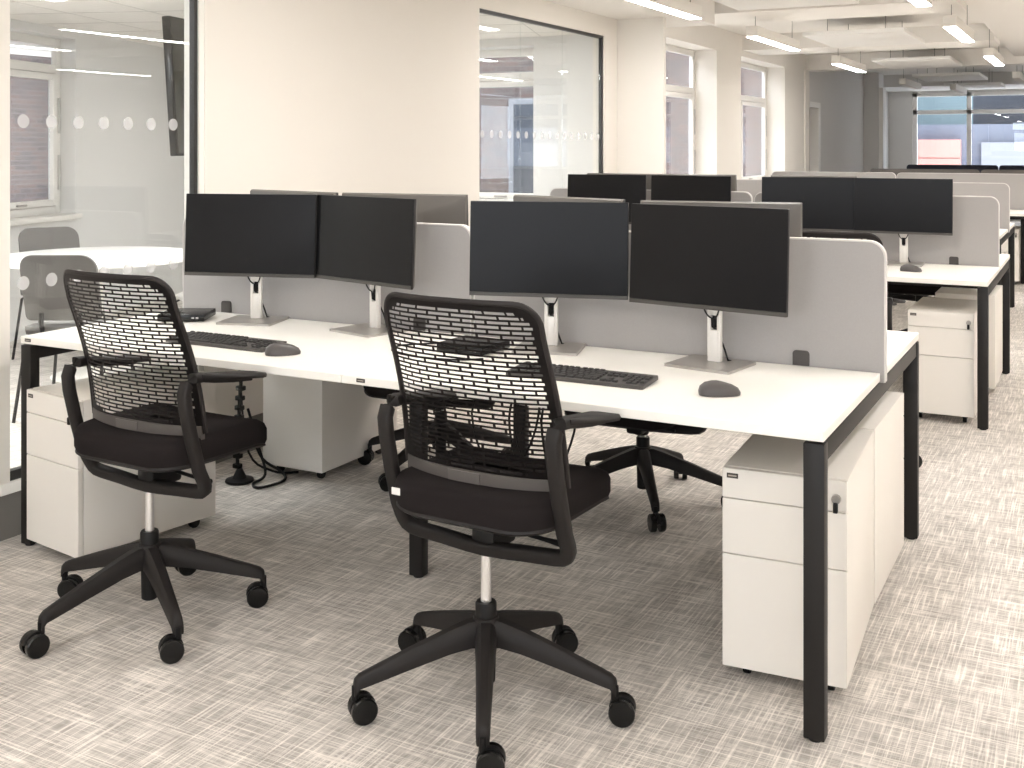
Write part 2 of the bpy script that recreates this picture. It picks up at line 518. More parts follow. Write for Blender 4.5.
# unlit far zone
struct('wall_far_left', MB().b2((XE - .2, 14.2, 0), (XE, 20.5, H2)).b2((XE - .2, 13.5, 2.02), (XE, 14.2, H2)), M['dimwall'], smooth=False)
dr = thing('door_1', None, None, kind='structure')
MB().b2((XE - .16, 13.56, 0), (XE - .12, 14.13, 1.98)).build('door_leaf', M['door'], dr, smooth=False)
MB().b2((XE - .17, 13.5, 0), (XE + .0, 13.56, 2.02)).b2((XE - .17, 14.13, 0), (XE + .015, 14.25, 2.06)).b2((XE - .17, 13.56, 1.98), (XE + .015, 14.13, 2.06)).build('door_frame', M['trim'], dr, smooth=False)
MB().b2((XE - .12, 13.62, .98), (XE - .07, 13.74, 1.0), .004).build('door_handle', M['silver'], dr)
struct('wall_far_pillar', MB().b2((XE, 17.8, 0), (-2.87, 18.3, H2)), M['dimwall'], smooth=False)
struct('trim_3', MB().b2((-2.87, 17.85, 0), (-2.80, 18.2, 2.45)), M['trim'], smooth=False)
fw = MB()
fw.b2((XE, 20.5, 0), (-2.68, 20.8, H2)); fw.b2((-2.68, 20.5, 0), (6.0, 20.8, .85)); fw.b2((-2.68, 20.5, 2.46), (6.0, 20.8, H2))
struct('wall_far', fw, M['dimwall'], smooth=False)
struct('ceiling_far_bulkhead', MB().b2((XE, 18.6, 2.5), (6.0, 20.5, H2)), M['dimwall'], smooth=False)
struct('wall_far_right', MB().b2((6.0, 13.5, 0), (6.2, 20.5, H2)), M['dimwall'], smooth=False)
fwin = thing('window_30', None, None, kind='structure')
f = MB()
for x in (-2.68, -1.68, .6, 2.6, 4.6, 5.9): f.b2((x, 20.55, .85), (x + .08, 20.65, 2.46))
f.b2((-2.68, 20.55, 2.04), (6.0, 20.65, 2.12)); f.b2((-2.68, 20.55, 2.39), (6.0, 20.65, 2.46)); f.b2((-2.68, 20.55, .85), (6.0, 20.65, .93))
f.build('window_frame', M['upvc'], fwin, smooth=False)
MB().b2((-2.6, 20.595, .9), (6.0, 20.605, 2.42)).build('pane', M['winglass'], fwin, smooth=False)

# ------------------------------------------------------------------ outside
def building(name, label, loc, rz, w, h, m, wins, dep=3):
    t = thing(name, label, 'building', loc, rz)
    MB().b2((-w / 2, 0, -8), (w / 2, dep, h)).build('facade', m, t, smooth=False)
    for x, z, ww, hh in wins:
        fr = MB().b2((x - ww / 2, -.05, z), (x + ww / 2, .02, z + hh)).build('window', M['concrete'], t, smooth=False)
        MB().b2((x - ww / 2 + .08, -.07, z + .08), (x + ww / 2 - .08, -.045, z + hh - .08)).build('pane', M['extglass'], fr, smooth=False)
    return t
building('brick_building', 'brick building seen through the meeting room side window', (-14.5, 3.2, 0), R_(96), 26, 9, M['brick'],
         [(-6, -1.5, 1.1, 2.2), (-3.2, -1.5, 1.1, 2.2), (-.4, -1.5, 1.1, 2.2), (2.4, -1.5, 1.1, 2.2), (2.4, 2.6, 1.1, 2.2), (-.4, 2.6, 1.1, 2.2)])
building('brick_building', 'brick building filling the left glass panes beyond the cream wall', (-9.8, 11.0, 0), R_(12), 8, 9, M['brick'],
         [(3.2, .5, .7, 1.6), (-1.2, .6, 1.2, 1.5)])
building('brick_building', 'shaded brick building outside the two tall office windows', (-9.0, 23.6, 0), R_(8), 10, 9, M['brick'], [(-3.4, .4, 1.2, 1.8)], 1.5)
t = thing('clad_building', 'blue grey and salmon clad building outside the far end window', 'building', (0, 27, 0))
MB().b2((-9, 0, -3), (12, 3, 1.95)).build('facade', M['bluegrey'], t, smooth=False)
MB().b2((-3.62, -.3, -3), (-2.43, -.002, 1.57)).build('salmon_panel', M['pink'], t, smooth=False)
MB().b2((-3.62, -.305, 1.10), (-2.43, -.298, 1.12)).b2((-3.62, -.305, .62), (-2.43, -.298, .64)).build('panel_joint', M['label'], t, smooth=False)
MB().b2((-1.95, -.2, -3), (9, -.002, 1.50)).build('pale_bay', M['concrete'], t, smooth=False)
MB().b2((-9, .5, 1.95), (-2.2, 3, 4.6)).build('upper_glazing', mat('teal_glazing', srgb(84, 102, 108), .3, noise=.2, nscale=.8), t, smooth=False)
MB().b2((-2.2, .5, 1.95), (12, 3, 4.6)).build('dark_roof', M['slate'], t, smooth=False)

# ------------------------------------------------------------------ ceiling lights and rafts
def light(loc, length, label, on=True, rows='linear ceiling lights'):
    t = thing('linear_light', label, 'ceiling light', loc, 0)
    if rows: t['group'] = rows
    w = .10; h = .095
    MB().b2((-w / 2, -length / 2, .004), (w / 2, length / 2, h), .003).build('housing', M['lamp'], t)
    MB().b2((-w / 2 + .004, -length / 2 + .004, 0), (w / 2 - .004, length / 2 - .004, .006)).build('diffuser', M['glow'] if on else M['lampoff'], t, smooth=False)
    top = H2
    for y in (-length / 2 + .12, length / 2 - .12):
        ww = MB().tube([(0, y, h), (0, y, max(h + .02, ztop(loc[0], loc[1] + y) - loc[2]))], .0025, 6)
        ww.build('suspension_wire', M['wire'], t)
    return t
def ztop(x, y):
    if y > 13.4 and y < 13.75: return 2.5
    if -.40 < x < .55 and y < 13.5: return 2.60
    for a, b in ((2.9, 3.7), (6.5, 7.35), (10.15, 10.95), (-.7, .1)):
        if a < y < b and x > (-2.30 if y < 6 else XE): return 2.54
    return H2
ZL = 2.35
LI = [(-2.06, 4.50, 1.45, 'lit linear ceiling light beside the top of the glass partition'),
      (-2.06, 7.5, 1.55, 'lit linear ceiling light in front of the left office windows'),
      (-2.08, 11.1, 1.6, 'lit linear ceiling light nearest the dark far zone, on the left'),
      (-.46, 4.5, 1.45, 'lit linear ceiling light cut by the top edge, right of the rafts'),
      (-.46, 7.4, 1.45, 'lit linear ceiling light hanging right of the nearer full raft'),
      (-.44, 10.7, 1.5, 'lit linear ceiling light hanging right of the farther lit raft')]
for x, y, l, lb in LI: light((x, y, ZL), l, lb)
for x, y in ((-1.55, .8), (-2.06, -2.4), (-.46, 1.6), (-.46, -2.4)):  # first one stands off its row, added to brighten the cream wall
    light((x, y, ZL), 1.45, 'unseen lit linear ceiling light overhead', rows='overhead lights out of frame')
for x in (.98, 2.6, 4.9):
    for y in (-2.4, 1.2, 4.25, 7.5, 10.8):
        light((x, y, ZL), 1.45, 'unseen lit linear ceiling light overhead', rows='overhead lights out of frame')
light((-2.06, 15.9, ZL), 1.7, 'unlit linear ceiling light in the dark zone, beside the left wall', False)
light((-.42, 14.9, ZL), 1.5, 'unlit linear ceiling light in the dark zone, at the right edge', False)
light((-1.55, 17.9, ZL), 1.7, 'unlit linear ceiling light in the dark zone, deepest one', False)
def fill_light(loc, l):  # panels added out of view to brighten the meeting room
    t = thing('linear_light', 'added fill light on the meeting room ceiling, out of view', 'ceiling light', loc, R_(-18), 'added meeting room fill lights')
    MB().b2((-.16, -l / 2, -.022), (.16, l / 2, -.002), .003).build('housing', M['lamp'], t)
    MB().b2((-.15, -l / 2 + .01, -.026), (.15, l / 2 - .01, -.021)).build('diffuser', M['fillmeet'], t, smooth=False)
for l_ in ((-4.4, .2, HM), (-4.5, 4.1, HM), (-5.2, .3, HM), (-3.5, 2.2, HM)): fill_light(l_, 1.4)

def raft(x0, y0, x1, y1, z, label):
    t = thing('acoustic_raft', label, 'ceiling panel', ((x0 + x1) / 2, (y0 + y1) / 2, z), 0, 'suspended acoustic rafts')
    a, b = (x1 - x0) / 2, (y1 - y0) / 2
    MB().b2((-a, -b, 0), (a, b, .042), .004).build('panel', M['raft'], t)
    for sx in (-1, 1):
        for sy in (-1, 1):
            zt = ztop(t.location.x, t.location.y + sy * (b - .2)) - z
            MB().tube([(sx * (a - .2), sy * (b - .2), .042), (sx * (a - .2), sy * (b - .2), zt)], .003, 6).build('suspension_wire', M['wire'], t)
    return t
raft(-1.98, 4.55, -1.04, 6.06, 2.50, 'white ceiling raft cut by the top edge of the photo')
raft(-1.99, 8.28, -1.04, 9.72, 2.49, 'white suspended ceiling raft, middle of the three lit ones')
raft(-1.96, 11.86, -1.03, 13.3, 2.48, 'white suspended ceiling raft just before the dark zone')
raft(-1.97, 15.4, -1.01, 16.95, 2.49, 'white ceiling raft in the dark zone, nearer of two')
raft(-1.75, 17.5, -.85, 18.5, 2.44, 'white ceiling raft in the dark zone, farther of two')

# ------------------------------------------------------------------ bench desks
HT = .739; TH = .025
def bench(name, label, x0, x1, y0, mid, color=M['steel'], labels=()):
    t = thing('bench_desk', label, 'desk', ((x0 + x1) / 2, y0 + .785, 0), 0, 'rows of white bench desks')
    ox, oy = -(x0 + x1) / 2, -(y0 + .785)
    n = round((x1 - x0) / 1.4); w = (x1 - x0) / n
    for i in range(n):
        for (ya, yb) in ((y0, y0 + .763), (y0 + .807, y0 + 1.57)):
            MB().b2((ox + x0 + i * w + .0008, oy + ya, HT - TH), (ox + x0 + (i + 1) * w - .0008, oy + yb, HT), .0018, 1).build('desktop', M['desk'], t)
    ends = [x0, x1 - .05]
    for k, x in enumerate(ends):
        for y in (y0 + .002, y0 + 1.528):
            lg = MB().b2((ox + x, oy + y, .006), (ox + x + .05, oy + y + .04, HT - TH - .006), .003).build('leg', color, t)
            MB().lathe([(.016, 0), (.018, .003), (.018, .012)], 14, (ox + x + .025, oy + y + .02, 0)).build('foot', M['black'], lg)
        MB().b2((ox + x + .004, oy + y0 + .042, HT - TH - .056), (ox + x + .046, oy + y0 + 1.528, HT - TH - .006), .002).build('end_rail', color, t)
    for x in mid:
        for y in (y0 + .40, y0 + 1.13):
            lg = MB().b2((ox + x - .025, oy + y, .006), (ox + x + .025, oy + y + .04, HT - TH - .006), .003).build('leg', color, t)
            MB().lathe([(.016, 0), (.018, .003), (.018, .012)], 14, (ox + x, oy + y + .02, 0)).build('foot', M['black'], lg)
        MB().b2((ox + x - .021, oy + y0 + .44, HT - TH - .056), (ox + x + .021, oy + y0 + 1.13, HT - TH - .006), .002).build('cross_rail', color, t)
    for y in (y0 + .36, y0 + 1.17):
        MB().b2((ox + x0 + .05, oy + y, HT - TH - .056), (ox + x1 - .05, oy + y + .04, HT - TH - .006), .002).build('beam', color, t)
    for x in labels:
        lp = MB().b2((ox + x, oy + y0 - .0015, HT - .0165), (ox + x + .030, oy + y0 + .001, HT - .0055), .0005, 1).build('label_plate', M['label'], t)
        MB().b2((ox + x + .004, oy + y0 - .002, HT - .0125), (ox + x + .026, oy + y0 - .0012, HT - .0095)).build('printed_line', M['labelmark'], lp, smooth=False)
    return t
bench('a', 'nearest white bench desk with black legs, two black chairs before it', -2.8, 0, 0, [-1.4], labels=(-2.775, -1.345))
bench('b', 'second white bench desk from the front, mouse near its right end', -2.71, .09, 3.3, [-1.31])
bench('c', 'third white bench desk from the front, no monitors on it', -2.87, -.07, 6.4, [-1.47])
bench('d', 'fourth white bench desk, running past the right edge of the photo', -2.8, 1.4, 9.4, [-1.4, -.1])
bench('e', 'white bench desk in the dark far zone, mostly hidden', -2.2, 2.0, 12.45, [-.8, .6])

def divider(x0, x1, y, label, m=M['fabric'], clamps=(), rl=.05, rr=.05, group='desk divider screens', h=.390):
    t = thing('desk_divider', label, 'desk screen', ((x0 + x1) / 2, y, HT), 0, group)
    hw = (x1 - x0) / 2; z0 = -.03
    MB().prism(rrect(-hw, z0, hw, h, (.004, .004, rr, rl), 8), -.0135, .0135, 'Y').build('fabric_panel', m, t, ang=50)
    if m is M['fabric']:
        # stitched pale edge running round the top and the two ends
        out_ = rrect(-hw - .0006, z0, hw + .0006, h + .0006, (.004, .004, rr, rl), 8); inn = rrect(-hw + .004, z0, hw - .004, h - .004, (.004, .004, rr - .004, rl - .004), 8)
        mb = MB()
        pts = out_[6 + 0:]  # from the bottom right round the top to the bottom left
        for s in (-.0142, .0142):
            pass
        n = len(out_)
        rs = []
        for i in range(n):
            o2, i2 = out_[i], inn[i]
            rs.append([(o2[0], -.0142, o2[1]), (o2[0], .0142, o2[1]), (i2[0], .0142, i2[1]), (i2[0], -.0142, i2[1])])
        rs.append(rs[0])
        mb.rings(rs, cap=False)
        mb.build('edge_binding', M['pipe'], t, ang=60)
    for x in clamps:
        for s in (-1, 1):
            c = MB().prism(rrect(x - (x0 + x1) / 2 - .025, .0005, x - (x0 + x1) / 2 + .025, .046, (0, 0, .010, .010), 4), s * .014, s * .020, 'Y')
            c.build('clamp', M['clamp'], t)
    return t
divider(-2.785, -1.405, .785, 'grey divider on the nearest desk, behind the left pair of monitors', clamps=(-2.545, -1.62))
divider(-1.393, .013, .785, 'grey divider on the nearest desk, its right end standing clear', clamps=(-.235,))
divider(-2.70, -1.315, 4.085, 'grey divider on the second desk, behind the left two monitors')
divider(-1.30, .085, 4.085, 'grey divider on the second desk, behind the right two monitors', clamps=(-.15,))
divider(-2.86, -1.475, 7.185, 'grey divider on the third desk, left half, mostly hidden', h=0.370)
divider(-1.465, -.06, 7.185, 'grey divider on the third desk, its rounded right end in view', h=0.370)
divider(-2.79, -1.405, 10.185, 'pale grey divider on the fourth desk, left of the joint', h=.378)
divider(-1.395, -.005, 10.185, 'pale grey divider on the fourth desk, right of the joint', h=.378)
divider(.005, 1.39, 10.185, 'pale grey divider on the fourth desk, cut by the right edge', h=.378)
divider(-2.22, -.81, 13.235, 'shade-toned grey divider in the far zone, left one of the row', M['fabricshade'], h=.36)
divider(-.80, .60, 13.235, 'shade-toned grey divider in the far zone, cut by the right edge', M['fabricshade'], h=.36)
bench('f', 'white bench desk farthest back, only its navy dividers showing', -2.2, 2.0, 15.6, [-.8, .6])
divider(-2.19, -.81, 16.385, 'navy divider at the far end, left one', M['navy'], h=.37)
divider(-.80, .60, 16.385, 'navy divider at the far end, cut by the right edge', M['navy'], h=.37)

# ------------------------------------------------------------------ monitors
def make_monitor(label):
    t = thing('monitor', label, 'monitor')
    W_, Hh, zb = .530, .314, .176
    tilt = Matrix.Translation((0, -.052, zb + Hh / 2)) @ Matrix.Rotation(R_(-3), 4, 'X')
    sh = MB().box((0, .004, 0), (W_, .010, Hh), .002).xf(tilt)
    sh.build('panel_frame', M['bezeldark'], t)
    MB().box((0, -.0012, -Hh / 2 + .0065), (W_ - .0008, .003, .0125), .0006, 1).xf(tilt).build('chin', M['bezel'], t)
    MB().box((0, -.0018, .0064), (W_ - .0016, .0035, Hh - .0145), .0008, 1).xf(tilt).build('screen', M['screen'], t)
    bk = MB().rings([[(x, .009, z) for x, z in rrect(-W_ / 2 + .0003, -Hh / 2 + .0003, W_ / 2 - .0003, Hh / 2 - .0003, .004, 3)],
                     [(x, .018, z) for x, z in rrect(-W_ / 2 + .004, -Hh / 2 + .004, W_ / 2 - .004, Hh / 2 - .004, .006, 3)],
                     [(x, .022, z) for x, z in rrect(-W_ / 2 + .03, -Hh / 2 + .03, W_ / 2 - .03, Hh / 2 - .03, .03, 3)],
                     [(x, .040, z) for x, z in rrect(-.10, -.09, .10, .09, .02, 3)]]).xf(tilt)
    bk.build('back_shell', M['monback'], t)
    # flat base plate and slotted column
    MB().prism(rrect(-.108, -.118, .108, .075, .004, 2), 0, .008).build('stand_base', M['silver'], t)
    c = MB()
    c.b2((-.0225, .0, .008), (-.010, .018, .30), .003); c.b2((.010, .0, .008), (.0225, .018, .30), .003)
    c.b2((-.012, .0, .008), (.012, .018, .105), .003); c.b2((-.012, .0, .150), (.012, .018, .30), .003)
    c.b2((-.03, -.016, .27), (.03, .012, .33), .004)
    c.build('stand_column', M['silverlt'], t)
    MB().b2((-.010, .012, .112), (.010, .016, .150)).build('cable_slot', M['black'], t, smooth=False)
    def bez(p0, p1, p2, n=8): return [tuple((1 - u) ** 2 * p0[i] + 2 * u * (1 - u) * p1[i] + u * u * p2[i] for i in range(3)) for u in [k / n for k in range(n + 1)]]
    for s in (-1, 1):
        pts = bez((s * .030, -.018, .195), (s * .024, -.012, .150), (s * .004, -.004, .142)) + [(s * .003, -.002, .115), (s * .002, .02, .104)]
        MB().tube(pts, .0026, 8).build('cable', M['black'], t)
    MB().tube(bez((.0, .022, .10), (.012, .05, .05), (.030, .038, .010)) + [(.038, .06, .003)], .003, 8).build('cable', M['black'], t)
    return t
mon0 = make_monitor('x'); used = [False]
def monitor(cx, cy, ang, z, label, group, flip=False):
    """cx, cy: middle of the screen; ang: turn of its left-right axis."""
    a = R_(ang) + (PI if flip else 0)
    px = cx + .055 * -math.sin(a); py = cy + .055 * math.cos(a)
    if not used[0]:
        used[0] = True; o = mon0; o.location = (px, py, z); o.rotation_euler.z = a; o['label'] = label; o['group'] = group
    else: o = dup(mon0, (px, py, z), a, label, group)
    return o
G1 = 'monitors on the nearest desk'
monitor(-2.282, .606, 16.6, HT, 'black monitor farthest left on the nearest desk, behind the left chair', G1)
monitor(-1.781, .634, -13.5, HT, 'black monitor turned right, beside the leftmost one on the nearest desk', G1)
monitor(-1.027, .620, 14.9, HT, 'black monitor behind the front chair, above the keyboard with the bluish sheen', G1)
monitor(-.487, .607, -9.4, HT, 'large black monitor nearest the clear end of the front divider', G1)
G2 = 'monitors seen from behind over the front dividers'
monitor(-2.337, .95, -10.8, HT, 'grey monitor back, thin strip above the leftmost black monitor', G2, True)
monitor(-1.795, .94, 8, HT, 'grey monitor back standing over the left divider, beside its rounded end', G2, True)
monitor(-1.118, .99, -17, HT, 'grey monitor back peeking above the front chair monitor', G2, True)
monitor(-.540, .93, 10, HT, 'grey monitor back peeking out right of the large black monitor', G2, True)
G3 = 'monitors on the second desk'
monitor(-2.215, 3.90, 4, HT, 'black monitor on the second desk, leftmost, in front of the glass', G3)
monitor(-1.655, 3.90, -5, HT, 'brownish black monitor on the second desk, second from left', G3)
monitor(-.935, 3.90, 7, HT, 'dark grey monitor on the second desk, left of the blackest one', G3)
monitor(-.405, 3.91, 2, HT, 'blackest monitor on the second desk, its whole silver stand in view', G3)
G4 = 'monitors behind the second row'
monitor(-2.235, 4.24, -5, HT, 'grey monitor edge showing above the leftmost monitor of the second desk', G4, True)
monitor(-1.73, 4.25, 4, HT, 'grey monitor corner showing right of the brownish monitor on the second desk', G4, True)
monitor(-.975, 4.24, -4, HT, 'grey monitor edge showing above the dark grey monitor of the second desk', G4, True)

# ------------------------------------------------------------------ keyboards, mice, docks
def make_keyboard(label):
    t = thing('keyboard', label, 'keyboard', group='keyboards')
    w, d = .430, .128
    MB().prism(rrect(-w / 2, -d / 2, w / 2, d / 2, .006, 3), .003, .014).xf(Matrix.Rotation(R_(3), 4, 'X')).build('body', M['kbody'], t)
    MB().b2((-w / 2 + .02, d / 2 - .03, 0), (w / 2 - .02, d / 2 - .015, .014)).build('foot_rail', M['black'], t, smooth=False)
    def key(x, y, kw, kd=.0150):
        rs = [[(px, py, .012) for px, py in rrect(x - kw / 2, y - kd / 2, x + kw / 2, y + kd / 2, .0015, 1)],
              [(px, py, .0195) for px, py in rrect(x - kw / 2 + .0015, y - kd / 2 + .0015, x + kw / 2 - .0015, y + kd / 2 - .001, .0015, 1)]]
        MB().rings(rs).xf(Matrix.Rotation(R_(3), 4, 'X')).build('key', M['key'], t)
    u = .0186; x0 = -w / 2 + .010; y = d / 2 - .016
    for k in range(13):   # function row
        key(x0 + u * (k + .5) + (.0093 if k > 0 else 0) + (.006 if k > 4 else 0) + (.006 if k > 8 else 0), y, .0165, .012)
    rows = [[1] * 13 + [2], [1.5] + [1] * 12 + [1.5], [1.8] + [1] * 11 + [2.2], [2.3] + [1] * 10 + [2.7], [1.4, 1.4, 1.4, 5.6, 1.4, 1.4, 1.4, 1]]
    for r, row in enumerate(rows):
        x = x0; yy_ = y - .0205 - r * .0188
        for kw in row:
            key(x + kw * u / 2, yy_, kw * u - .0022); x += kw * u
    xn = x0 + 15 * u + .006
    for c in range(3):
        key(xn + (c + .5) * u, y - .0205, .0165); key(xn + (c + .5) * u, y - .0205 - .0188, .0165)
        key(xn + (c + .5) * u, y - .0205 - 4 * .0188, .0165)
    key(xn + 1.5 * u, y - .0205 - 3 * .0188, .0165)
    xn += 3 * u + .006
    nk = 0
    for r in range(5):
        for c in range(4):
            if (r, c) in ((4, 0), (2, 3), (4, 3)): continue
            key(xn + (c + .5) * u * .93, y - .0205 - r * .0188, .0155)
    return t
kb = make_keyboard('black keyboard in front of the large monitors, right of the front chair')
kb.location = (-.755, .283, HT); kb.rotation_euler.z = R_(0)
dup(kb, (-2.05, .222, HT), R_(0), 'black keyboard on the left workstation, behind the left chair')

def make_mouse(label):
    t = thing('computer_mouse', label, 'mouse', group='computer mice')
    rs = []
    prof = [(0.0, 0, .0), (.0, 1.0, .0), (.25, 1.02, .0), (.6, .93, .05), (.85, .68, .15), (.97, .35, .25), (1.0, .06, .3)]
    n = 28
    for zf, k, sh in prof:
        ring = []
        for i in range(n):
            a = 2 * PI * i / n
            ca, sa = math.cos(a), math.sin(a)
            x = .031 * k * math.copysign(abs(ca) ** .8, ca) * (1 - .12 * sa); y = .056 * k * math.copysign(abs(sa) ** .9, sa)
            z = .038 * zf * (1 - .25 * max(0, y / .056)) * (1 if zf < .5 else 1)
            ring.append((x, y - .006 * sh * 4, z + .001))
        rs.append(ring)
    MB().rings(rs).build('shell', M['mouse'], t, ang=60)
    MB().lathe([(.004, -.003), (.0095, -.003), (.0095, .003), (.004, .003)], 16, (0, .028, .0205), 'X').build('scroll_wheel', M['black'], t)
    MB().tube([(0, .0136, .0342), (0, .0345, .0275), (0, .0508, .0182)], .0008, 6).build('button_seam', M['black'], t, smooth=False)
    return t
ms = make_mouse('grey mouse near the right end of the nearest desk')
ms.location = (-.335, .262, HT); ms.rotation_euler.z = R_(-62)
dup(ms, (-1.755, .165, HT), R_(-48), 'grey mouse right of the left keyboard, before the left chair')
dup(ms, (-.315, 3.60, HT), R_(-100), 'grey mouse on the second desk below the blackest monitor')

def make_dock(label):
    t = thing('docking_station', label, 'docking station', group='docking stations')
    MB().b2((-.09, -.085, .003), (.09, .085, .030), .004).build('case', M['blackgloss'], t)
    MB().b2((-.06, -.055, 0), (.06, .055, .003)).build('rubber_foot', M['black'], t, smooth=False)
    for x in (.042, .058): MB().b2((x, -.0862, .013), (x + .010, -.0848, .019)).build('port', M['silver'], t, smooth=False)
    return t
dk = make_dock('black docking station at the left end of the nearest desk')
dk.location = (-2.565, .57, HT); dk.rotation_euler.z = R_(28)
dup(dk, (-1.25, .52, HT), R_(-4), 'black docking station seen through the mesh back of the front chair')
def cable(name, label, pts, r=.003, n=5, cat='cable', group=None):
    # smooth the path
    P = [Vector(p) for p in pts]; outp = []
    for i in range(len(P) - 1):
        p0 = P[max(i - 1, 0)]; p1 = P[i]; p2 = P[i + 1]; p3 = P[min(i + 2, len(P) - 1)]
        for k in range(n):
            u = k / n
            outp.append(.5 * ((2 * p1) + (p2 - p0) * u + (2 * p0 - 5 * p1 + 4 * p2 - p3) * u * u + (3 * p1 - p0 - 3 * p2 + p3) * u ** 3))
    outp.append(P[-1])
    o = MB().tube(outp, r, 8).build(name, M['black'])
    return tag(o, label, cat, group)
zc = HT + .0035
cable('data_cable', 'thin black cable looping over the desk, seen through the front chair mesh',
      [(-1.345, .53, .752), (-1.42, .55, zc), (-1.50, .46, zc), (-1.46, .36, zc), (-1.32, .32, zc), (-1.20, .34, zc), (-1.14, .39, zc)])

# ------------------------------------------------------------------ pedestals
def make_pedestal(label):
    """front at local y=0 facing -y, width .32, depth .56."""
    t = thing('drawer_pedestal', label, 'drawer unit', group='white drawer pedestals')
    w, d, z0, z1 = .318, .56, .042, .566
    b = MB()
    b.b2((-w / 2, .021, z0), (w / 2, d, z1), .0025)
    b.build('carcass', M['pedwhite'], t)
    zs = [z0, .3395, .4855, z1 - .0005]
    dr_ = []
    for a, c in zip(zs[:-1], zs[1:]):
        dr_.append(MB().b2((-w / 2, 0, a + .0012), (w / 2, .0185, c - .0012), .0015, 1).build('drawer', M['pedwhite'], t))
    lk = MB().lathe([(.0005, -.011), (.011, -.011), (.012, -.008), (.012, .001)], 18, (w / 2 - .026, 0, .520), 'Y')
    lock = lk.build('lock', M['silver'], dr_[2])
    MB().b2((w / 2 - .032, -.022, .488), (w / 2 - .020, -.010, .513), .003).build('key', M['black'], lock)
    lp = MB().b2((-w / 2 + .012, -.0012, z1 - .027), (-w / 2 + .042, .0005, z1 - .014), .0004, 1).build('label_plate', M['label'], dr_[2])
    MB().b2((-w / 2 + .016, -.0018, z1 - .0222), (-w / 2 + .038, -.001, z1 - .0188)).build('printed_line', M['labelmark'], lp, smooth=False)
    for sx in (-1, 1):
        for y in (.075, d - .06):
            c = MB().lathe([(.006, -.009), (.020, -.009), (.021, -.006), (.021, .006), (.020, .009), (.006, .009)], 16, (sx * (w / 2 - .05), y, .021), 'X')
            c.b2((sx * (w / 2 - .05) - .014, y - .014, .026), (sx * (w / 2 - .05) + .014, y + .014, z0))
            c.build('castor', M['black'], t)
    return t
pd = make_pedestal('white drawer unit under the right end of the nearest desk, lock facing front')
pd.location = (-.148, .205, 0); pd.rotation_euler.z = R_(3.2)
def ped(cx, cy, rz, label): return dup(pd, (cx, cy, 0), R_(rz), label)
ped(-.178, 1.345, 180, 'white drawer unit backing onto the right front one, its side towards the aisle')
ped(-2.572, -.055, -9, 'white drawer unit left of the left chair, beside the glass partition')
ped(-2.455, 1.63, 180, 'white drawer unit back seen between the two front chairs')
ped(-.138, 3.36, 0, 'white drawer unit under the right end of the second desk, key in lock')
ped(-.10, 4.70, 180, 'white drawer unit backing onto the second desk front unit')
ped(-.235, 6.52, 0, 'white drawer unit under the right end of the third desk')
ped(-.29, 9.62, 0, 'white drawer unit below the fourth desk, at the right edge')

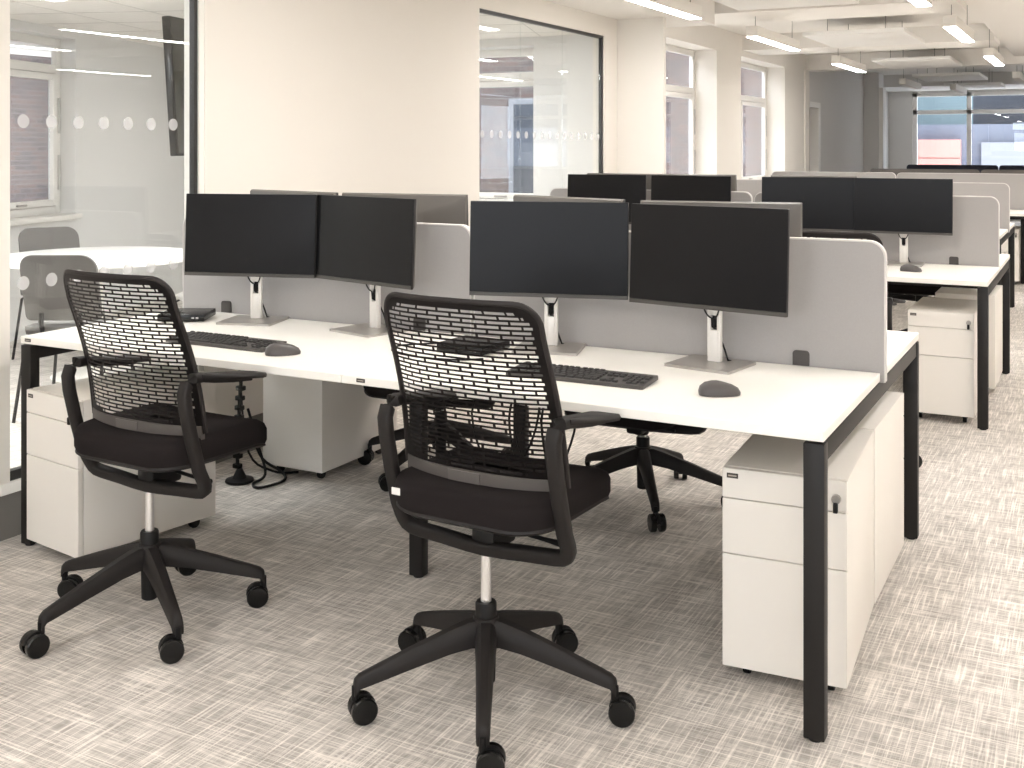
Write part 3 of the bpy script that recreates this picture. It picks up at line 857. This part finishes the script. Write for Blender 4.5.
# ------------------------------------------------------------------ office chairs
def make_chair(label):
    t = thing('office_chair', label, 'chair', group='black mesh-backed office chairs')
    # perforated backrest: a curved sheet with real slots
    hw = .230; zb, zt = .571, 1.047
    xs = []
    ncell = 66; brd = 4
    x = -hw
    # column widths: border then slot cells
    cols = [-hw, -hw + .008, -hw + .016, -hw + .024]
    NC = 63
    for i in range(1, NC):
        q = 2 * i / NC - 1
        cols.append((hw - .024) * (.70 * q + .30 * math.sin(PI * q / 2)))
    cols += [hw - .024, hw - .016, hw - .008, hw]
    rows = [zb, zb + .012, zb + .024, zb + .036]
    NR = 36; slot0 = zb + .036; slot1 = zt - .022
    pr = (slot1 - slot0) / NR
    kinds = ['s'] * 3
    for r in range(NR):
        rows.append(slot0 + pr * (r + .56)); kinds.append(r)
        rows.append(slot0 + pr * (r + 1)); kinds.append('s')
    rows += [zt - .016, zt - .010, zt - .005, zt]; kinds += ['s'] * 4
    def xscale(z):
        rc = .062
        k = 0
        if z > zt - rc: k = rc - math.sqrt(max(0, rc * rc - (z - zt + rc) ** 2))
        rb = .02
        if z < zb + rb: k = rb - math.sqrt(max(0, rb * rb - (zb + rb - z) ** 2))
        return (hw - k) / hw * (1.065 - .065 * (z - zb) / (zt - zb))
    def yb(x, z):
        v = (z - zb) / (zt - zb)
        y = -.056 - .122 * v + .018 * math.sin(PI * min(1, v * 1.25)) + .034 * abs(x / hw) ** 3 + .010 * (x / hw) ** 2
        return y - .028 * 0
    m = MB()
    V = {}
    def gv(i, j):
        if (i, j) not in V:
            z = rows[j]; xx = cols[i] * xscale(z)
            V[(i, j)] = m.bm.verts.new((xx, yb(xx, z), z))
        return V[(i, j)]
    for j in range(len(rows) - 1):
        for i in range(len(cols) - 1):
            hole = False
            k = kinds[j]
            if k != 's':
                c = i - 3
                if 0 <= c < NC:
                    sl = (c + (0 if k % 2 else 4)) % 9
                    hole = sl < 8
                    xm = abs((cols[i] + cols[i + 1]) / 2)
                    lim = hw - .026 - (.026 if k >= NR - 1 else (.012 if k >= NR - 2 else 0))
                    if xm > lim: hole = False
                    if k == 0 and xm > hw - .09: hole = False
                    if k == 1 and xm > hw - .05: hole = False
            if not hole: m.bm.faces.new((gv(i, j), gv(i + 1, j), gv(i + 1, j + 1), gv(i, j + 1)))
    # thickness: extrude towards the front
    r = bmesh.ops.solidify(m.bm, geom=list(m.bm.faces), thickness=.004)
    m.build('backrest', M['chairmesh'], t, ang=45)
    # thick moulded rim round the perforated sheet
    rim = []
    N = 26
    zz = [zb + (zt - zb) * i / N for i in range(N + 1)]
    rc = .062
    pr_ = [(hw - .006, z) for z in [zb + .01 + (zt - rc - zb - .01) * i / 14 for i in range(15)]]
    pr_ += [(hw - rc + (rc - .006) * math.cos(a), zt - rc + (rc - .006) * math.sin(a)) for a in [PI / 2 * i / 8 for i in range(1, 9)]]
    top = [((hw - rc) * (1 - 2 * i / 16), zt - .006) for i in range(1, 16)]
    pr_ = [(x_ * (1.065 - .065 * (z_ - zb) / (zt - zb)), z_) for x_, z_ in pr_]
    path = pr_ + top + [(-x_, z_) for x_, z_ in reversed(pr_)]
    MB().tube([(x_, yb(x_, z_) + .003, z_) for x_, z_ in path], .0050, 8, ry=.0065, side=(0, 1, 0)).build('back_rim', M['chairmesh'], t, ang=60)
    # lower grey bar with a plate
    bar = []
    for i in range(17):
        x_ = (-hw * 1.05 + .010) * (1 - 2 * i / 16)
        y_ = yb(x_, zb + .01)
        bar.append([(x_, y_ - .005, zb - .012), (x_, y_ + .010, zb - .012), (x_, y_ + .009, zb + .030), (x_, y_ - .006, zb + .030)])
    bb = MB().rings(bar).build('lower_back_bar', M['chairbar'], t, ang=50)
    MB().rings([[(x_, yb(x_, zb) - .0075, zb - .006), (x_, yb(x_, zb) + .002, zb - .006), (x_, yb(x_, zb + .02) + .002, zb + .026), (x_, yb(x_, zb + .02) - .0075, zb + .026)] for x_ in (-.075, -.05, -.025, 0, .02)]).build('name_plate', mat('plate_grey', srgb(94, 89, 86), .35), bb, ang=50)
    # seat cushion
    def seat_ring(ins, z, droop=1):
        pts = []
        for x_, y_ in rrect(-.236 + ins, -.135 + ins, .236 - ins, .305 - ins, (.10, .10, .085, .085), 8):
            f = max(0, (y_ - .16) / .145)
            side_ = (x_ / .236) ** 2
            pts.append((x_, y_, z - .030 * f * f * droop + .010 * side_ * droop))
        return pts
    MB().rings([seat_ring(.030, .490), seat_ring(.004, .492), seat_ring(0, .505), seat_ring(0, .540), seat_ring(.006, .556), seat_ring(.022, .565), seat_ring(.07, .569), seat_ring(.14, .567)]).build('seat', M['seat'], t, ang=60)
    MB().rings([seat_ring(.055, .474, .6), seat_ring(.012, .478, .9), seat_ring(.002, .486), seat_ring(.004, .493)]).build('seat_pan', M['chairpl'], t, ang=50)
    # looped frame: arms, posts and bar under the seat in one piece
    half = [(.252, .165, .708), (.250, .09, .719), (.248, .01, .736), (.247, -.03, .747), (.246, -.066, .749), (.246, -.087, .737), (.246, -.097, .712), (.246, -.092, .67), (.246, -.070, .58), (.246, -.040, .48), (.246, -.024, .448), (.244, -.015, .430), (.238, -.010, .417), (.226, -.007, .409), (.20, -.006, .405), (.12, -.006, .400), (.05, -.010, .396), (0, -.010, .394)]
    path = half + [(-x_, y_, z_) for x_, y_, z_ in reversed(half[:-1])]
    tp = [.35, .55, .8, .95] + [1] * (len(path) - 8) + [.95, .8, .55, .35]
    MB().tube(path, .0150, 14, ry=.019, side=(0, 1, .3), taper=tp).build('arm_frame', M['chairpl'], t, ang=60)
    MB().lathe([(.026, .370), (.030, .376), (.030, .41), (.026, .445)], 20, (0, .018, 0)).build('pivot_neck', M['chairpl'], t)
    for s in (-1, 1):
        rs = []
        for y_, wv, z_ in ((-.045, .017, .749), (-.025, .028, .748), (.03, .036, .738), (.10, .045, .727), (.175, .046, .717), (.205, .030, .712), (.213, .010, .710)):
            rs.append([(s * .250 + a_ * wv, y_, z_ + b_) for a_, b_ in ((-1, .004), (-.9, -.004), (.9, -.004), (1, .004), (.88, .010), (-.88, .010))])
        MB().rings(rs).build('armrest_pad', M['chairpl'], t, ang=60)
    # mechanism
    mech = MB()
    mech.b2((-.055, -.03, .44), (.055, .19, .478), .01); mech.b2((-.035, -.02, .385), (.035, .10, .445), .012)
    mech.build('tilt_mechanism', M['black'], t)
    MB().tube([(.05, .06, .425), (.14, .055, .420), (.20, .05, .418)], .007, 10, taper=[.8, .8, 1.3]).build('height_lever', M['black'], t)
    MB().tube([(-.05, .10, .425), (-.17, .10, .421)], .006, 10).build('tilt_lever', M['black'], t)
    MB().lathe([(.0135, .245), (.0135, .39)], 20).build('gas_lift', M['chrome'], t)
    MB().lathe([(.018, .05), (.0235, .054), (.025, .12), (.027, .20), (.027, .251), (.024, .256), (.0145, .256)], 24).build('lift_sleeve', M['black'], t)
    sb = MB()
    for k in range(5):
        a = R_(72 * k); mt = Matrix.Rotation(a, 4, 'Z')
        rs = []
        for r_, zt_, zb_, w_ in ((.0, .214, .150, .030), (.045, .212, .152, .027), (.10, .196, .143, .0235), (.20, .162, .118, .020), (.30, .126, .092, .0170), (.325, .116, .086, .0165), (.336, .106, .072, .0150), (.338, .098, .068, .013)):
            ring = []
            for (u_, v_) in ((-1, 0), (-1, .35), (-.8, .85), (-.45, 1), (.45, 1), (.8, .85), (1, .35), (1, 0)):
                ring.append(mt @ Vector((r_, u_ * w_, zb_ + (zt_ - zb_) * v_)))
            rs.append(ring)
        sb.rings(rs)
    sb.lathe([(.02, .146), (.034, .150), (.036, .20), (.032, .218), (.02, .222)], 24)
    sb.build('star_base', M['chairpl'], t, ang=40)
    for k in range(5):
        yaw = [98, 120, -100, 130, 105][k]
        mt = Matrix.Scale(1.14, 4) @ Matrix.Translation((0, -.016, 0))
        c = MB()
        c.tube([(0, .016, .050), (0, .016, .078)], .0085, 10)
        rs = []
        for i in range(9):
            th = PI * (-.05 + 1.0 * i / 8)
            y_, z_ = math.cos(th) * .029, .0295 + math.sin(th) * .030
            rs.append([(-.006, y_, z_), (.006, y_, z_), (.006, y_ * .45, .0295 + (z_ - .0295) * .45), (-.006, y_ * .45, .0295 + (z_ - .0295) * .45)])
        c.rings(rs)
        c.lathe([(.006, -.02), (.006, .02)], 8, (0, 0, .0285), 'X')
        c.xf(mt)
        cast = c.build('castor', M['black'], t)
        cast['spoke_angle'] = 72 * k; cast['swivel'] = yaw
        for s in (-1, 1):
            prof = [(.004, .0065), (.0275, .0065), (.0285, .009), (.0285, .021), (.026, .0245), (.010, .0255), (.002, .0255)]
            w = MB().lathe([(r_, s * x_) for r_, x_ in prof], 24, (0, 0, .0285), 'X').xf(mt)
            w.build('wheel', M['blackgloss'], cast)
    return t
def base_rot(chair, deg, swivel=0):
    """turn the star base under the seat; swivel turns every castor about its own stem."""
    for ch in chair.children:
        nm = ch.name.split('.')[0]
        if nm == 'star_base': ch.rotation_euler.z = R_(deg)
        if nm == 'castor':
            a = R_(ch['spoke_angle'] + deg)
            ch.location = (.334 * math.cos(a), .334 * math.sin(a), 0)
            ch.rotation_euler.z = R_(ch['swivel'] + deg + swivel)
ch0 = make_chair('black mesh-backed office chair in the front, before the middle of the nearest desk')
ch0.location = (-.806, -.188, 0); ch0.rotation_euler.z = R_(-2.5); base_rot(ch0, 12.5)
MB().b2((-.205, -.1255, .528), (-.175, -.1225, .546), .001).build('care_tag', M['tag'], ch0)
def chair(x, y, rz, bdeg, label, drop=0, swivel=0):
    c = dup(ch0, (x, y, 0), R_(rz), label)
    base_rot(c, bdeg, swivel)
    for k in c.children:
        if drop and k.name.split('.')[0] not in ('star_base', 'castor', 'lift_sleeve'): k.location.z -= drop   # seat set lower
        if k.name.startswith('care_tag') and rz != 0: bpy.data.objects.remove(k)
    return c
chair(-1.953, -.212, -2, 43, 'black mesh-backed office chair on the left, nearest the glass partition', 0, 175)
chair(-1.03, 1.49, 180, -61 - 180, 'black chair across the nearest desk, star base right of the front chair', .10)
chair(-1.96, 1.47, 180, 192 - 180, 'black chair across the nearest desk, castor beside the back of a drawer unit', .10)
chair(-.47, 2.33, 3, 20, 'black chair behind the front divider, only its top edge showing')
chair(-.454, 5.12, 180, 15, 'black chair under the second desk, seat beside the drawer unit')

# ------------------------------------------------------------------ cables under the nearest desk
sp = thing('cable_spine', 'black segmented cable spine hanging under the nearest desk by the left chair', 'cable guide', (-2.62, .93, 0))
for k in range(15):
    z = .64 - k * .042
    x = .02 * math.sin(k * .35); y = .012 * math.cos(k * .5)
    mb = MB(); mb.b2((x - .018, y - .013, z), (x + .018, y + .013, z + .020), .004); mb.tube([(x, y, z + .02), (x, y, z + .043)], .008, 8)
    mb.build('segment', M['blackgloss'], sp)
MB().lathe([(.055, 0), (.06, .004), (.058, .012), (.03, .018), (.012, .055)], 20).build('base', M['black'], sp)
cable('power_cable', 'black cable bundle looping on the carpet behind the left chair', [(-2.610, 0.970, .30), (-2.580, 1.010, .12), (-2.550, 1.010, .02), (-2.530, 0.910, .008), (-2.470, 0.890, .008), (-2.450, 1.010, .008), (-2.510, 1.070, .02), (-2.600, 1.050, .07), (-2.610, 0.990, .2)], .006)
cable('power_cable', 'black cable hanging by the spine behind the left chair, touching the carpet', [(-2.655, 0.970, .655), (-2.660, 0.980, .4), (-2.640, 1.010, .1), (-2.570, 1.090, .009), (-2.470, 1.130, .009)], .005)
for i, (x, y, w_) in enumerate(((-1.12, .60, .05), (-1.06, .58, .08), (-1.0, .62, .06), (-1.22, .61, .10))):
    cable('power_cable', 'black cable looping under the desk, seen through the front chair mesh', [(x, y, .655), (x - w_, y + .02, .50), (x - .02, y + .03, .36 - i * .02), (x + w_, y + .02, .48), (x + .06, y + .05, .655)], .004, group='cables under the desk behind the front chair')
tray = thing('cable_tray', 'black cable tray under the nearest desk behind the front chair', 'cable tray', (-.86, .70, .58))
MB().b2((-.42, -.06, 0), (.42, .06, .006)).b2((-.42, -.06, 0), (.42, -.055, .06)).b2((-.42, .055, 0), (.42, .06, .06)).build('trough', M['steel'], tray, smooth=False)
for x in (-.4, .4): MB().b2((x - .012, -.06, .06), (x + .012, .06, .134)).build('hanger', M['steel'], tray, smooth=False)

# ------------------------------------------------------------------ meeting room furniture
mtb = thing('meeting_table', 'round white meeting table behind the glass partition', 'table', (-4.87, 2.18, 0))
MB().lathe([(.585, .712), (.60, .716), (.60, .737), (.597, .740), (.001, .740)], 64).build('table_top', M['mtable'], mtb)
MB().lathe([(.03, .03), (.03, .70)], 20).build('pole', M['trim'], mtb)
MB().lathe([(.27, 0), (.275, .008), (.10, .02), (.035, .04)], 40).build('foot_plate', M['trim'], mtb)
MB().b2((-.62, -.02, .69), (.0, .02, .712)).xf(Matrix.Translation((.3, 0, 0))).build('support_rail', M['trim'], mtb, smooth=False)
def make_mchair(label, m):
    t = thing('meeting_chair', label, 'chair', group='meeting room chairs')
    # shell back facing +y (back at -y)
    bk = []
    pts = rrect(-.195, .515, .195, .86, (.03, .03, .075, .075), 7)
    f_ = lambda x, z: -.20 - .10 * (z - .5) / .36 + .03 * (x / .195) ** 2
    rs = [[(x, f_(x, z) - .012, z) for x, z in rrect(-.185, .525, .185, .85, (.03, .03, .07, .07), 7)],
          [(x, f_(x, z) - .010, z) for x, z in pts], [(x, f_(x, z) + .010, z) for x, z in pts],
          [(x, f_(x, z) + .012, z) for x, z in rrect(-.185, .525, .185, .85, (.03, .03, .07, .07), 7)]]
    MB().rings(rs).build('backrest', m, t, ang=50)
    rs = []
    for ins, z in ((.03, .425), (.0, .435), (0, .452), (.03, .465)):
        rs.append([(x, y, z + .03 * (1 if y < -.15 else 0)) for x, y in rrect(-.215 + ins, -.21 + ins, .215 - ins, .22 - ins, .07, 6)])
    MB().rings(rs).build('seat', m, t, ang=50)
    MB().tube([(-.10, -.20, .44), (-.10, -.225, .50), (-.10, -.225, .56)], .012, 8).tube([(.10, -.20, .44), (.10, -.225, .50), (.10, -.225, .56)], .012, 8).build('back_bracket', M['steel'], t)
    for sx in (-1, 1):
        for sy in (-1, 1):
            MB().tube([(sx * .08, sy * .10, .428), (sx * .16, sy * .17, .425), (sx * .19, sy * .20, .40), (sx * .235, sy * .24, 0)], .009, 8).build('leg', M['steel'], t)
    return t
mc0 = make_mchair('grey meeting chair in front of the round table, back to the glass', M['greyup'])
mc0.location = (-4.22, 1.47, 0); mc0.rotation_euler.z = R_(28)
dup(mc0, (-5.46, 2.40, 0), R_(-112), 'grey meeting chair behind the round table, below the window sill')
mc1 = make_mchair('pale meeting chair to the right of the round table, seat showing', M['paleup'])
mc1.location = (-4.45, 2.75, 0); mc1.rotation_euler.z = R_(150)

tv = thing('wall_display', 'large black display screen behind the glass beside the black frame', 'display', (-4.60, 2.53, 1.80), 0)
tv.rotation_euler.z = math.atan2(.975, -.223)
tl = Matrix.Rotation(R_(-4), 4, 'X')
MB().b2((0, -.004, -.45), (1.45, .05, .44), .006).xf(tl).build('case', M['blackgloss'], tv)
MB().b2((.012, -.006, -.435), (1.438, -.0035, .428)).xf(tl).build('screen', M['tv'], tv, smooth=False)
MB().b2((.68, .05, -.15), (.77, .11, HM - 1.80), .005).build('ceiling_pole', M['steel'], tv)
